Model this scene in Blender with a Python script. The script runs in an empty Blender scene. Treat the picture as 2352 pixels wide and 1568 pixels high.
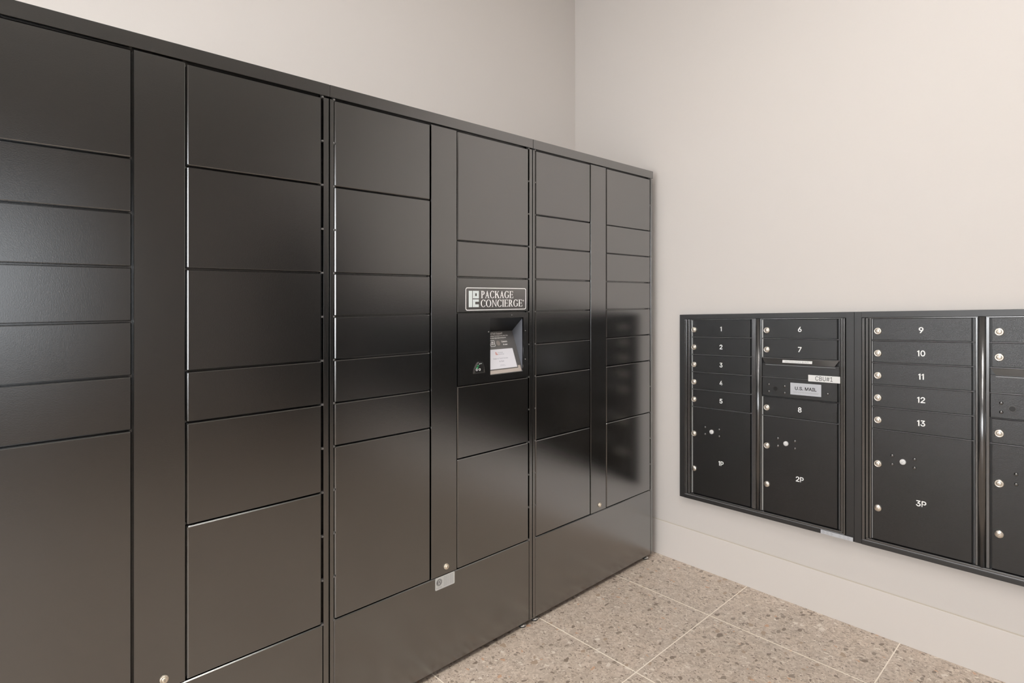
import bpy, bmesh, math, random
from mathutils import Vector

S = bpy.context.scene
COL = S.collection
random.seed(4)

# ------------------------------------------------------------------ camera
CAM = Vector((-0.7956, -1.6497, 1.3356))
cam_data = bpy.data.cameras.new('camera')
cam = bpy.data.objects.new('camera', cam_data)
COL.objects.link(cam)
cam.location = CAM
cam.rotation_euler = (math.radians(90), 0, math.radians(-43.3852))
cam_data.sensor_width = 36.0
cam_data.lens = 36.0 * 1319.7062 / 2352.0
cam_data.shift_x = 0.0
cam_data.shift_y = -102.0442 / 2352.0
cam_data.clip_start = 0.05
S.camera = cam

# ------------------------------------------------------------------ exposure / world
S.view_settings.view_transform = 'Standard'
S.view_settings.look = 'None'
S.view_settings.exposure = 0.30
S.view_settings.gamma = 1.0
S.view_settings.use_curve_mapping = False

world = bpy.data.worlds.new('world')
S.world = world
world.use_nodes = True
bg = world.node_tree.nodes['Background']
bg.inputs[0].default_value = (0.86, 0.93, 1.0, 1)
bg.inputs[1].default_value = 1.2


def area(name, loc, rot, sx, sy, power, color):
    d = bpy.data.lights.new(name, 'AREA')
    d.shape = 'RECTANGLE'
    d.size = sx
    d.size_y = sy
    d.energy = power
    d.color = color
    o = bpy.data.objects.new(name, d)
    COL.objects.link(o)
    o.location = loc
    o.rotation_euler = rot
    return o


# room extents
XL, XR = -3.6, 1.8206
YF, YB = -6.2, 0.5724
ZC = 3.4
# added fill lights outside the two added windows, standing in for daylight
area('fill_light_left', (XL - 0.20, -1.35, 1.55), (0, math.radians(-90), 0), 1.7, 2.0, 95, (0.97, 0.985, 1.0))
area('fill_light_front', (-1.1, YF - 0.20, 1.45), (math.radians(90), 0, 0), 1.5, 1.7, 11, (0.94, 0.97, 1.0))
LAMP_W = 18.5  # strength of the added ceiling lights
LAMP_COL = (1.0, 0.965, 0.93)


# ------------------------------------------------------------------ materials
def mat(name, color, rough=0.5, metal=0.0, ior=1.5, coat=0.0):
    m = bpy.data.materials.new(name)
    m.use_nodes = True
    b = m.node_tree.nodes['Principled BSDF']
    b.inputs['Base Color'].default_value = (*color, 1)
    b.inputs['Roughness'].default_value = rough
    b.inputs['Metallic'].default_value = metal
    b.inputs['IOR'].default_value = ior
    b.inputs['Coat Weight'].default_value = coat
    return m


def add_bump(m, scale, strength, dist, detail=2.0, rough_var=None):
    nt = m.node_tree
    b = nt.nodes['Principled BSDF']
    tc = nt.nodes.new('ShaderNodeTexCoord')
    n = nt.nodes.new('ShaderNodeTexNoise')
    n.inputs['Scale'].default_value = scale
    n.inputs['Detail'].default_value = detail
    nt.links.new(tc.outputs['Object'], n.inputs['Vector'])
    bp = nt.nodes.new('ShaderNodeBump')
    bp.inputs['Strength'].default_value = strength
    bp.inputs['Distance'].default_value = dist
    nt.links.new(n.outputs['Fac'], bp.inputs['Height'])
    nt.links.new(bp.outputs['Normal'], b.inputs['Normal'])
    return m


def enamel(name, color, rough, f0, scale, strength, dist):
    """glossy paint: dark body colour under a smooth reflective coat"""
    m = bpy.data.materials.new(name)
    m.use_nodes = True
    nt = m.node_tree
    nt.nodes.remove(nt.nodes['Principled BSDF'])
    N, Lk = nt.nodes, nt.links
    tc = N.new('ShaderNodeTexCoord')
    n = N.new('ShaderNodeTexNoise')
    n.inputs['Scale'].default_value = scale
    n.inputs['Detail'].default_value = 1.0
    Lk.new(tc.outputs['Object'], n.inputs['Vector'])
    bp = N.new('ShaderNodeBump')
    bp.inputs['Strength'].default_value = strength
    bp.inputs['Distance'].default_value = dist
    Lk.new(n.outputs['Fac'], bp.inputs['Height'])
    # reflectance rises from f0 towards grazing angles
    lw = N.new('ShaderNodeLayerWeight')
    lw.inputs['Blend'].default_value = 0.5
    pw = N.new('ShaderNodeMath')
    pw.operation = 'POWER'
    pw.inputs[1].default_value = 1.3
    Lk.new(lw.outputs['Facing'], pw.inputs[0])
    fr = N.new('ShaderNodeMath')
    fr.operation = 'MULTIPLY_ADD'
    fr.inputs[1].default_value = 0.47
    fr.inputs[2].default_value = f0
    Lk.new(pw.outputs[0], fr.inputs[0])
    di = N.new('ShaderNodeBsdfDiffuse')
    di.inputs['Color'].default_value = (*color, 1)
    gl = N.new('ShaderNodeBsdfGlossy')
    gl.distribution = 'BECKMANN'
    gl.inputs['Roughness'].default_value = rough
    gl.inputs['Color'].default_value = (1, 1, 1, 1)
    Lk.new(bp.outputs['Normal'], gl.inputs['Normal'])
    mx = N.new('ShaderNodeMixShader')
    Lk.new(fr.outputs[0], mx.inputs[0])
    Lk.new(di.outputs[0], mx.inputs[1])
    Lk.new(gl.outputs[0], mx.inputs[2])
    Lk.new(mx.outputs[0], N['Material Output'].inputs[0])
    return m


M = {}
M['wall'] = add_bump(mat('painted_wall', (0.680, 0.645, 0.616), 0.75), 180, 0.08, 0.001)
M['ceiling'] = add_bump(mat('ceiling_paint', (0.78, 0.77, 0.75), 0.8), 120, 0.08, 0.001)
M['dark_line'] = mat('dark_line', (0.60, 0.545, 0.475), 0.7)
M['trim'] = mat('trim_paint', (0.74, 0.70, 0.665), 0.45)
M['locker'] = enamel('black_locker_enamel', (0.0008, 0.0008, 0.0009), 0.24, 0.138, 420, 0.16, 0.0004)
M['locker_inside'] = mat('black_locker_inside', (0.004, 0.004, 0.004), 0.6)
M['mailbox'] = add_bump(mat('black_textured_powder_coat', (0.0040, 0.0040, 0.0043), 0.22, 0.0, 1.62), 700, 0.55, 0.0008, 1.0)
M['mailbox_trim'] = add_bump(mat('black_matt_trim', (0.013, 0.013, 0.0135), 0.34, 0.0, 1.65), 700, 0.4, 0.0006, 1.0)
M['mailbox_bead'] = add_bump(mat('black_satin_frame', (0.012, 0.012, 0.0125), 0.20, 0.0, 2.2), 700, 0.2, 0.0004, 1.0)
M['divider'] = mat('worn_black_divider', (0.13, 0.13, 0.135), 0.3, 0.5)
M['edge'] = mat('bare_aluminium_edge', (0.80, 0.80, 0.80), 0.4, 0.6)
M['edge_dim'] = mat('dull_aluminium_and_glint', (0.30, 0.30, 0.31), 0.4, 0.6)  # door edges; also paints glints on the slot lip and bottom strip
M['mailbox_inside'] = mat('mailbox_recess_black', (0.006, 0.006, 0.006), 0.5)
M['hinge'] = mat('worn_steel_tab', (0.16, 0.155, 0.15), 0.35, 0.5)
M['nickel'] = add_bump(mat('brushed_nickel', (0.78, 0.73, 0.66), 0.32, 1.0), 300, 0.1, 0.0003)
M['nickel_dark'] = mat('lock_keyway', (0.35, 0.31, 0.27), 0.4, 0.8)
M['brass'] = mat('cream_lock_face', (0.74, 0.66, 0.54), 0.35, 0.6)
M['black'] = mat('black_hole', (0.002, 0.002, 0.002), 0.4)
M['rivet'] = mat('black_glossy_rivet', (0.01, 0.01, 0.01), 0.14, 0.0, 2.5)
M['white'] = mat('white_print', (0.95, 0.95, 0.94), 0.5)
M['logo'] = mat('pale_logo_print', (0.78, 0.85, 0.85), 0.5)
M['sign'] = enamel('sign_plate_gloss', (0.018, 0.0155, 0.0145), 0.25, 0.16, 420, 0.02, 0.0002)
M['label'] = mat('white_sticker', (0.80, 0.80, 0.79), 0.4)
M['silver_label'] = mat('silver_sticker', (0.56, 0.58, 0.62), 0.4, 0.15)
M['grey_label'] = mat('grey_sticker', (0.60, 0.61, 0.60), 0.4)
M['ink'] = mat('black_ink', (0.02, 0.02, 0.022), 0.5)
M['ink_grey'] = mat('grey_ink', (0.36, 0.36, 0.37), 0.5)
M['ink_soft'] = mat('soft_ink', (0.42, 0.42, 0.46), 0.5)
M['ink_red'] = mat('red_ink', (0.62, 0.30, 0.28), 0.5)
M['kiosk_back'] = mat('kiosk_back_panel', (0.12, 0.115, 0.112), 0.3, 0.0, 1.6)
M['kiosk_side'] = mat('kiosk_side_panel', (0.17, 0.18, 0.205), 0.22, 0.0, 1.9)
M['kiosk_top'] = mat('kiosk_top_gloss', (0.004, 0.004, 0.004), 0.30, 0.0, 1.5)
M['kiosk_shelf'] = mat('kiosk_bezel', (0.52, 0.46, 0.42), 0.35, 0.1)
M['chrome'] = mat('chrome_rim', (0.75, 0.76, 0.76), 0.12, 1.0)
M['green'] = mat('green_led_print', (0.05, 0.45, 0.16), 0.4)
M['lens'] = mat('camera_lens_cover', (0.30, 0.27, 0.25), 0.2)
M['foot_steel'] = mat('zinc_foot', (0.70, 0.68, 0.65), 0.25, 0.9)
M['rubber'] = mat('rubber_pad', (0.03, 0.03, 0.03), 0.6)
M['door_dark'] = mat('dark_door_paint', (0.035, 0.034, 0.034), 0.4)
M['alu'] = mat('dark_window_frame', (0.05, 0.05, 0.052), 0.4, 0.5)

m = mat('lit_screen', (0.52, 0.51, 0.54), 0.25)
b = m.node_tree.nodes['Principled BSDF']
b.inputs['Emission Color'].default_value = (0.93, 0.91, 0.95, 1)
b.inputs['Emission Strength'].default_value = 0.20
M['screen'] = m

m = bpy.data.materials.new('added_lamp_diffuser')
m.use_nodes = True
b = m.node_tree.nodes['Principled BSDF']
b.inputs['Base Color'].default_value = (0.9, 0.9, 0.9, 1)
b.inputs['Emission Color'].default_value = (*LAMP_COL, 1)
b.inputs['Emission Strength'].default_value = LAMP_W
M['lamp'] = m

m = bpy.data.materials.new('window_glass')
m.use_nodes = True
nt = m.node_tree
nt.nodes.remove(nt.nodes['Principled BSDF'])
tr = nt.nodes.new('ShaderNodeBsdfTransparent')
gl = nt.nodes.new('ShaderNodeBsdfGlossy')
gl.inputs['Roughness'].default_value = 0.02
mx = nt.nodes.new('ShaderNodeMixShader')
mx.inputs[0].default_value = 0.08
nt.links.new(tr.outputs[0], mx.inputs[1])
nt.links.new(gl.outputs[0], mx.inputs[2])
nt.links.new(mx.outputs[0], nt.nodes['Material Output'].inputs[0])
M['glass'] = m


def terrazzo():
    m = bpy.data.materials.new('terrazzo_tile')
    m.use_nodes = True
    nt = m.node_tree
    N, Lk = nt.nodes, nt.links
    b = N['Principled BSDF']
    b.inputs['Roughness'].default_value = 0.20
    tc = N.new('ShaderNodeTexCoord')

    def math_(op, a, bb=None, c=None):
        n = N.new('ShaderNodeMath')
        n.operation = op
        for i, v in enumerate((a, bb, c)):
            if v is None:
                continue
            if isinstance(v, (int, float)):
                n.inputs[i].default_value = v
            else:
                Lk.new(v, n.inputs[i])
        return n.outputs[0]

    def mix(f, a, bb):
        n = N.new('ShaderNodeMix')
        n.data_type = 'RGBA'
        for sock, v in ((n.inputs[0], f), (n.inputs[6], a), (n.inputs[7], bb)):
            if isinstance(v, tuple):
                sock.default_value = (*v, 1)
            elif isinstance(v, (int, float)):
                sock.default_value = v
            else:
                Lk.new(v, sock)
        return n.outputs[2]

    def noise(scale, detail=2, vec=None, dist=0.0):
        n = N.new('ShaderNodeTexNoise')
        n.inputs['Scale'].default_value = scale
        n.inputs['Detail'].default_value = detail
        n.inputs['Distortion'].default_value = dist
        Lk.new(vec or tc.outputs['Object'], n.inputs['Vector'])
        return n

    def ramp(src, stops, const=False):
        r = N.new('ShaderNodeValToRGB')
        if const:
            r.color_ramp.interpolation = 'CONSTANT'
        e = r.color_ramp.elements
        while len(e) > 1:
            e.remove(e[0])
        e[0].position = stops[0][0]
        e[0].color = (*stops[0][1], 1)
        for p, c in stops[1:]:
            k = e.new(p)
            k.color = (*c, 1)
        Lk.new(src, r.inputs[0])
        return r.outputs[0]

    # warped coordinates so that the chips are irregular
    def warped(scale, amt, stretch):
        n = noise(scale, 2)
        vs = N.new('ShaderNodeVectorMath')
        vs.operation = 'MULTIPLY_ADD'
        Lk.new(n.outputs['Color'], vs.inputs[0])
        vs.inputs[1].default_value = (amt, amt, 0)
        Lk.new(tc.outputs['Object'], vs.inputs[2])
        mp = N.new('ShaderNodeMapping')
        mp.inputs['Scale'].default_value = stretch
        mp.inputs['Rotation'].default_value = (0, 0, 0.6)
        Lk.new(vs.outputs[0], mp.inputs[0])
        return mp.outputs[0]

    # ground paste
    g1 = ramp(noise(55, 4, dist=1.2).outputs['Fac'],
              [(0.30, (0.50, 0.412, 0.335)), (0.45, (0.66, 0.555, 0.46)), (0.58, (0.76, 0.655, 0.555)), (0.72, (0.84, 0.75, 0.655))])
    g2 = ramp(noise(9, 3).outputs['Fac'], [(0.35, (0.80, 0.785, 0.775)), (0.65, (0.90, 0.875, 0.855))])
    gm = N.new('ShaderNodeMix')
    gm.data_type = 'RGBA'
    gm.blend_type = 'MULTIPLY'
    gm.inputs[0].default_value = 1.0
    Lk.new(g1, gm.inputs[6])
    Lk.new(g2, gm.inputs[7])
    colr = gm.outputs[2]

    def chips(prev, scale, thr, density, stops, warp, amt, stretch=(1, 1, 1), seed=0.0):
        v = N.new('ShaderNodeTexVoronoi')
        v.feature = 'F1'
        v.voronoi_dimensions = '2D'
        v.inputs['Scale'].default_value = scale
        off = N.new('ShaderNodeVectorMath')
        off.operation = 'ADD'
        Lk.new(warped(warp, amt, stretch), off.inputs[0])
        off.inputs[1].default_value = (seed, seed * 1.7, 0)
        Lk.new(off.outputs[0], v.inputs['Vector'])
        sep = N.new('ShaderNodeSeparateColor')
        Lk.new(v.outputs['Color'], sep.inputs[0])
        # size differs per chip
        t = math_('MULTIPLY_ADD', sep.outputs[1], thr * 0.75, thr * 0.45)
        inside = math_('LESS_THAN', v.outputs['Distance'], t)
        present = math_('LESS_THAN', sep.outputs[0], density)
        mask = math_('MULTIPLY', inside, present)
        c = ramp(sep.outputs[2], stops, True)
        return mix(mask, prev, c)

    taupe = (0.26, 0.20, 0.155)
    grey = (0.32, 0.255, 0.20)
    brown = (0.44, 0.325, 0.235)
    rust = (0.62, 0.39, 0.255)
    cream = (0.78, 0.70, 0.61)
    dark = (0.20, 0.15, 0.12)
    pale = (0.55, 0.455, 0.37)
    colr = chips(colr, 120, 0.38, 0.28, [(0, cream), (0.35, pale), (0.6, (0.60, 0.50, 0.41)), (0.85, grey), (0.95, dark)], 130, 0.010, (1, 2.0, 1), 3.1)
    colr = chips(colr, 95, 0.36, 0.22, [(0, pale), (0.35, grey), (0.7, taupe), (0.93, dark)], 110, 0.011, (2.0, 1, 1), 5.9)
    colr = chips(colr, 48, 0.36, 0.21, [(0, cream), (0.25, pale), (0.5, grey), (0.75, taupe), (0.93, rust)], 60, 0.020, (1.7, 1, 1), 7.7)
    colr = chips(colr, 27, 0.33, 0.19, [(0, grey), (0.3, pale), (0.5, taupe), (0.72, brown), (0.86, rust), (0.93, cream)], 38, 0.026, (1, 1.6, 1), 1.3)
    # grout joints
    sx = N.new('ShaderNodeSeparateXYZ')
    Lk.new(tc.outputs['Object'], sx.inputs[0])

    def joint(axis, origin, pitch, half):
        a = math_('SUBTRACT', axis, origin)
        a = math_('DIVIDE', a, pitch)
        a = math_('ADD', a, 0.5)
        a = math_('FRACT', a)
        a = math_('SUBTRACT', a, 0.5)
        a = math_('ABSOLUTE', a)
        return math_('LESS_THAN', a, half / pitch)
    jx = joint(sx.outputs[0], 1.4632, 0.5324, 0.0025)
    jy = joint(sx.outputs[1], -0.4657, 0.6008, 0.0020)
    j = math_('MAXIMUM', jx, jy)
    colr = mix(j, colr, (0.95, 0.87, 0.76))
    Lk.new(colr, b.inputs['Base Color'])
    r = math_('MULTIPLY_ADD', j, 0.4, 0.40)
    Lk.new(r, b.inputs['Roughness'])
    return m


M['floor'] = terrazzo()


# ------------------------------------------------------------------ geometry helpers
def link(name, bm, material, parent=None, origin=None, smooth=False, **props):
    """one mesh object; vertices are given in world space"""
    off = Vector((0, 0, 0))
    if parent is not None:
        off = Vector(parent['_o']) if '_o' in parent else Vector((0, 0, 0))
    elif origin is not None:
        off = Vector(origin)
    if off.length:
        bmesh.ops.translate(bm, verts=bm.verts, vec=-off)
    me = bpy.data.meshes.new(name)
    bmesh.ops.recalc_face_normals(bm, faces=bm.faces)
    bm.to_mesh(me)
    bm.free()
    if isinstance(material, (list, tuple)):
        for k in material:
            me.materials.append(M[k])
    else:
        me.materials.append(M[material])
    if smooth:
        for p in me.polygons:
            p.use_smooth = True
    o = bpy.data.objects.new(name, me)
    COL.objects.link(o)
    if parent is not None:
        o.parent = parent
        if '_o' in parent:
            o['_o'] = parent['_o']
    elif origin is not None:
        o.location = off
    for k, v in props.items():
        o[k] = v
    return o


def thing(name, label, cat, loc, group=None):
    o = bpy.data.objects.new(name, None)
    COL.objects.link(o)
    o.location = loc
    o.empty_display_size = 0.05
    o['_o'] = tuple(loc)
    o['label'] = label
    o['category'] = cat
    if group:
        o['group'] = group
    return o


# placement frames: (a across, z up, d towards the room) -> world
def FL(a, z, d):
    return Vector((a, -d, z))


CX0 = 1.7906


def FM(s, z, d):
    return Vector((CX0 - d, -0.1293 - s, z + s * (0.0258 + 0.0105 * (z - 0.8) / 0.43)))


def box(bm, F, a0, a1, z0, z1, d0, d1, bev=0.0, seg=2, mi=0):
    b2 = bmesh.new()
    vs = [b2.verts.new(F(a, z, d)) for a in (a0, a1) for z in (z0, z1) for d in (d0, d1)]
    for f in ((0, 1, 3, 2), (4, 6, 7, 5), (0, 4, 5, 1), (2, 3, 7, 6), (0, 2, 6, 4), (1, 5, 7, 3)):
        b2.faces.new([vs[i] for i in f])
    if bev > 0:
        bmesh.ops.bevel(b2, geom=list(b2.edges), offset=bev, segments=seg, profile=0.5, affect='EDGES')
    merge(bm, b2, mi)


def merge(bm, b2, mi=0):
    mp = {}
    for v in b2.verts:
        mp[v] = bm.verts.new(v.co)
    for f in b2.faces:
        try:
            nf = bm.faces.new([mp[v] for v in f.verts])
            nf.material_index = mi
            nf.smooth = f.smooth
        except ValueError:
            pass
    b2.free()


def prism(bm, F, pts, d0, d1, mi=0):
    """closed outline in (a,z), extruded from d0 to d1"""
    n = len(pts)
    lo = [bm.verts.new(F(a, z, d0)) for a, z in pts]
    hi = [bm.verts.new(F(a, z, d1)) for a, z in pts]
    for vs in (lo[::-1], hi):
        f = bm.faces.new(vs)
        f.material_index = mi
    for i in range(n):
        f = bm.faces.new((lo[i], lo[(i + 1) % n], hi[(i + 1) % n], hi[i]))
        f.material_index = mi


def ringprism(bm, F, outer, inner, d0, d1, mi=0):
    n = len(outer)
    V = {}
    for key, pts in (('o', outer), ('i', inner)):
        for dk, d in ((0, d0), (1, d1)):
            V[key, dk] = [bm.verts.new(F(a, z, d)) for a, z in pts]
    for i in range(n):
        j = (i + 1) % n
        for q in ((V['o', 1][i], V['o', 1][j], V['i', 1][j], V['i', 1][i]),
                  (V['o', 0][j], V['o', 0][i], V['i', 0][i], V['i', 0][j]),
                  (V['o', 0][i], V['o', 0][j], V['o', 1][j], V['o', 1][i]),
                  (V['i', 0][j], V['i', 0][i], V['i', 1][i], V['i', 1][j])):
            bm.faces.new(q).material_index = mi


def rrect(a0, a1, z0, z1, r, n=6):
    out = []
    for (ca, cz, st) in ((a1 - r, z1 - r, 0), (a0 + r, z1 - r, 90), (a0 + r, z0 + r, 180), (a1 - r, z0 + r, 270)):
        for k in range(n + 1):
            t = math.radians(st + 90 * k / n)
            out.append((ca + r * math.cos(t), cz + r * math.sin(t)))
    return out


def circle(a, z, ra, rz=None, n=24):
    rz = rz or ra
    return [(a + ra * math.cos(2 * math.pi * k / n), z + rz * math.sin(2 * math.pi * k / n)) for k in range(n)]


def lathe(bm, F, a, z, prof, n=28, mi=0):
    """profile of (radius, d) revolved about the panel normal"""
    rings = []
    for r, d in prof:
        if r <= 1e-6:
            rings.append([bm.verts.new(F(a, z, d))])
        else:
            rings.append([bm.verts.new(F(a + r * math.cos(2 * math.pi * k / n), z + r * math.sin(2 * math.pi * k / n), d)) for k in range(n)])
    for A, B in zip(rings, rings[1:]):
        for k in range(n):
            k2 = (k + 1) % n
            if len(A) == 1 and len(B) == 1:
                continue
            if len(A) == 1:
                f = bm.faces.new((A[0], B[k], B[k2]))
            elif len(B) == 1:
                f = bm.faces.new((A[k], A[k2], B[0]))
            else:
                f = bm.faces.new((A[k], A[k2], B[k2], B[k]))
            f.material_index = mi
            f.smooth = True


try:
    import os
    _p = os.path.join(bpy.utils.system_resource('DATAFILES', path='fonts'), 'Inter.woff2')
    SANS = bpy.data.fonts.load(_p) if os.path.exists(_p) else None
except Exception:
    SANS = None


def text(bm, F, s, a, z, height, d, align='CENTER', width=None, thick=0.0004, mi=0, bold=0.0, spacing=1.0):
    """lettering from Blender's built-in font, laid on a panel; a,z is the middle of the line"""
    if bold > 0:
        q = bold * height * 1.1
        for n_, (da, dz) in enumerate(((-q, 0), (q, 0), (0, -q), (0, q))):
            text(bm, F, s, a + da, z + dz, height, d, align, width, thick * (1 + 0.08 * n_), mi, 0, spacing)
        return
    cu = bpy.data.curves.new('t', 'FONT')
    cu.body = s
    if SANS:
        cu.font = SANS
    cu.align_x = 'CENTER' if align == 'CENTER' else 'LEFT'
    cu.align_y = 'CENTER'
    cu.size = 1.0
    cu.space_character = spacing
    cu.resolution_u = 4
    o = bpy.data.objects.new('t', cu)
    COL.objects.link(o)
    dg = bpy.context.evaluated_depsgraph_get()
    me = bpy.data.meshes.new_from_object(o.evaluated_get(dg))
    COL.objects.unlink(o)
    bpy.data.objects.remove(o)
    xs = [v.co.x for v in me.vertices]
    ys = [v.co.y for v in me.vertices]
    h = max(ys) - min(ys)
    k = height / h
    kx = k if width is None else width / (max(xs) - min(xs))
    cx = (max(xs) + min(xs)) / 2 if align == 'CENTER' else min(xs)
    cy = (max(ys) + min(ys)) / 2
    b2 = bmesh.new()
    b2.from_mesh(me)
    ret = bmesh.ops.extrude_face_region(b2, geom=list(b2.faces))
    top = set(g for g in ret['geom'] if isinstance(g, bmesh.types.BMVert))
    for v in b2.verts:
        v.co = F(a + (v.co.x - cx) * kx, z + (v.co.y - cy) * k, d + (thick if v in top else 0))
    merge(bm, b2, mi)
    bpy.data.meshes.remove(me)
    bpy.data.curves.remove(cu)


def number(bm, F, s, a, z, h, d):
    """bold door number; the figure one is drawn as a plain stem with a flag"""
    ws = [0.36 if c == '1' else 0.68 for c in s]
    gap = 0.13
    x = a - h * (sum(ws) + gap * (len(s) - 1)) / 2
    for c, w in zip(s, ws):
        if c == '1':
            x0, x1 = x + h * 0.16, x + h * 0.34
            prism(bm, F, [(x0, z - h / 2), (x1, z - h / 2), (x1, z + h / 2), (x0 + h * 0.05, z + h / 2), (x0 - h * 0.15, z + h * 0.34), (x0 - h * 0.15, z + h * 0.20), (x0, z + h * 0.29)], d, d + 0.0004)
        else:
            text(bm, F, c, x + h * w / 2, z, h * 0.95, d, width=h * w * 0.93, thick=0.0003, bold=0.028)
        x += h * (w + gap)


# ------------------------------------------------------------------ the room
def plane_box(name, x0, x1, y0, y1, z0, z1, material, **kw):
    bm = bmesh.new()
    box(bm, lambda a, z, d: Vector((a, d, z)), x0, x1, z0, z1, y0, y1)
    return link(name, bm, material, kind='structure', **kw)


T = 0.15
plane_box('floor', XL - T, XR + T, YF - T, YB + T, -0.12, 0.0, 'floor')
plane_box('ceiling', XL - T, XR + T, YF - T, YB + T, ZC, ZC + 0.12, 'ceiling')
plane_box('wall_right', XR, XR + T, YF - T, YB + T, 0, ZC, 'wall')
plane_box('wall_back', XL - T, XR, YB, YB + T, 0, ZC, 'wall')


def wall_with_hole(name, along, fixed0, fixed1, a0, a1, h0, h1, z0, z1):
    bm = bmesh.new()
    F = (lambda a, z, d: Vector((a, d, z))) if along == 'x' else (lambda a, z, d: Vector((d, a, z)))
    box(bm, F, a0, h0, 0, ZC, fixed0, fixed1)
    box(bm, F, h1, a1, 0, ZC, fixed0, fixed1)
    box(bm, F, h0, h1, z1, ZC, fixed0, fixed1)
    if z0 > 0:
        box(bm, F, h0, h1, 0, z0, fixed0, fixed1)
    link(name, bm, 'wall', kind='structure')


# left and front walls, each with an opening for an added window
WL = (-2.35, -0.35, 0.70, 2.40)
WF = (-1.95, -0.25, 0.60, 2.30)
wall_with_hole('wall_left', 'y', XL - T, XL, YF, YB, WL[0], WL[1], WL[2], WL[3])
wall_with_hole('wall_front', 'x', YF - T, YF, XL - T, XR, WF[0], WF[1], WF[2], WF[3])


def window(name, along, f0, f1, h0, h1, z0, z1, cuts):
    F = (lambda a, z, d: Vector((a, d, z))) if along == 'x' else (lambda a, z, d: Vector((d, a, z)))
    w = 0.05
    bm = bmesh.new()
    box(bm, F, h0, h0 + w, z0, z1, f0, f1)
    box(bm, F, h1 - w, h1, z0, z1, f0, f1)
    box(bm, F, h0 + w, h1 - w, z1 - w, z1, f0, f1)
    box(bm, F, h0 + w, h1 - w, z0, z0 + w, f0, f1)
    for k in range(1, cuts):
        c = h0 + (h1 - h0) * k / cuts
        box(bm, F, c - w / 2, c + w / 2, z0 + w, z1 - w, f0, f1)
    fr = link(name, bm, 'alu', kind='structure')
    bm = bmesh.new()
    mid = (f0 + f1) / 2
    box(bm, F, h0 + w, h1 - w, z0 + w, z1 - w, mid - 0.003, mid + 0.003)
    link('pane', bm, 'glass', fr)


window('added_window_1', 'y', XL - 0.10, XL - 0.04, *WL, 3)  # unseen window, added as a source for light and reflections
window('added_window_2', 'x', YF - 0.10, YF - 0.04, *WF, 2)  # added behind the camera for a cool glow in the lockers


def baseboard(name, axis, fixed, sgn, a0, a1, h=0.180):
    bm = bmesh.new()
    prof = [(0, 0), (0.005, 0), (0.005, h - 0.0055), (0.0042, h - 0.0045), (0, h - 0.0045)]
    ends = []
    for a in (a0, a1):
        ends.append([bm.verts.new((fixed + sgn * p, a, z) if axis == 'y' else (a, fixed + sgn * p, z)) for p, z in prof])
    for i in range(len(prof)):
        j = (i + 1) % len(prof)
        bm.faces.new((ends[0][i], ends[0][j], ends[1][j], ends[1][i]))
    bm.faces.new(ends[0])
    bm.faces.new(ends[1][::-1])
    bb = link(name, bm, 'trim', kind='structure')
    bm = bmesh.new()
    lo, hi = sorted((fixed, fixed + sgn * 0.0022))
    if axis == 'y':
        box(bm, lambda a, z, d: Vector((d, a, z)), a0, a1, h - 0.0046, h, lo, hi)
    else:
        box(bm, lambda a, z, d: Vector((a, d, z)), a0, a1, h - 0.0046, h, lo, hi)
    link('dark_top_line', bm, 'dark_line', bb)  # thin darker strip along the top of the baseboard


baseboard('baseboard_right', 'y', XR, -1, -3.45, YB - 0.002)
baseboard('baseboard_left', 'y', XL, 1, YF, YB - 0.002)
baseboard('baseboard_front', 'x', YF, 1, XL + 0.02, XR - 0.02)

# unseen dark double door, added on the right wall to darken locker reflections
bm = bmesh.new()
FD = lambda a, z, d: Vector((XR - d, a, z))
for a0, a1, z0, z1 in ((-5.35, -5.27, 0, 2.10), (-3.53, -3.45, 0, 2.10), (-5.27, -3.53, 2.03, 2.10)):
    box(bm, FD, a0, a1, z0, z1, 0.0, 0.03, 0.002)
dr = link('added_door_1', bm, 'alu', kind='structure')
for a0, a1, hy in ((-5.268, -4.402, -4.47), (-4.398, -3.532, -4.33)):
    bm = bmesh.new()
    box(bm, FD, a0, a1, 0.006, 2.028, 0.001, 0.018, 0.002)
    leaf = link('door_leaf', bm, 'door_dark', dr)
    bm = bmesh.new()
    box(bm, FD, hy - 0.012, hy + 0.012, 0.90, 1.15, 0.045, 0.060, 0.005)
    box(bm, FD, hy - 0.008, hy + 0.008, 0.92, 0.94, 0.017, 0.047)
    box(bm, FD, hy - 0.008, hy + 0.008, 1.11, 1.13, 0.017, 0.047)
    link('door_handle', bm, 'nickel', leaf)

# unseen ceiling lights, added to light the walls
LOCS = [(0.30, -1.50, 'added square flush ceiling light nearest the mailbox wall'),
        (-0.80, -1.50, 'added square flush ceiling light in the middle of the row'),
        (-1.90, -1.50, 'added square flush ceiling light nearest the added left window')]
for x, y, lb in LOCS:
    t = thing('added_ceiling_light', lb, 'light', (x, y, ZC), 'added ceiling lights')
    FC = lambda a, z, d, x=x, y=y: Vector((x + a, y + z, ZC - d))
    bm = bmesh.new()
    ringprism(bm, FC, rrect(-0.32, 0.32, -0.32, 0.32, 0.02), rrect(-0.29, 0.29, -0.29, 0.29, 0.01), 0.0, 0.035)
    link('light_frame', bm, 'white', t)
    bm = bmesh.new()
    prism(bm, FC, rrect(-0.289, 0.289, -0.289, 0.289, 0.01), 0.0, 0.026)
    link('diffuser', bm, 'lamp', t)

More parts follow.
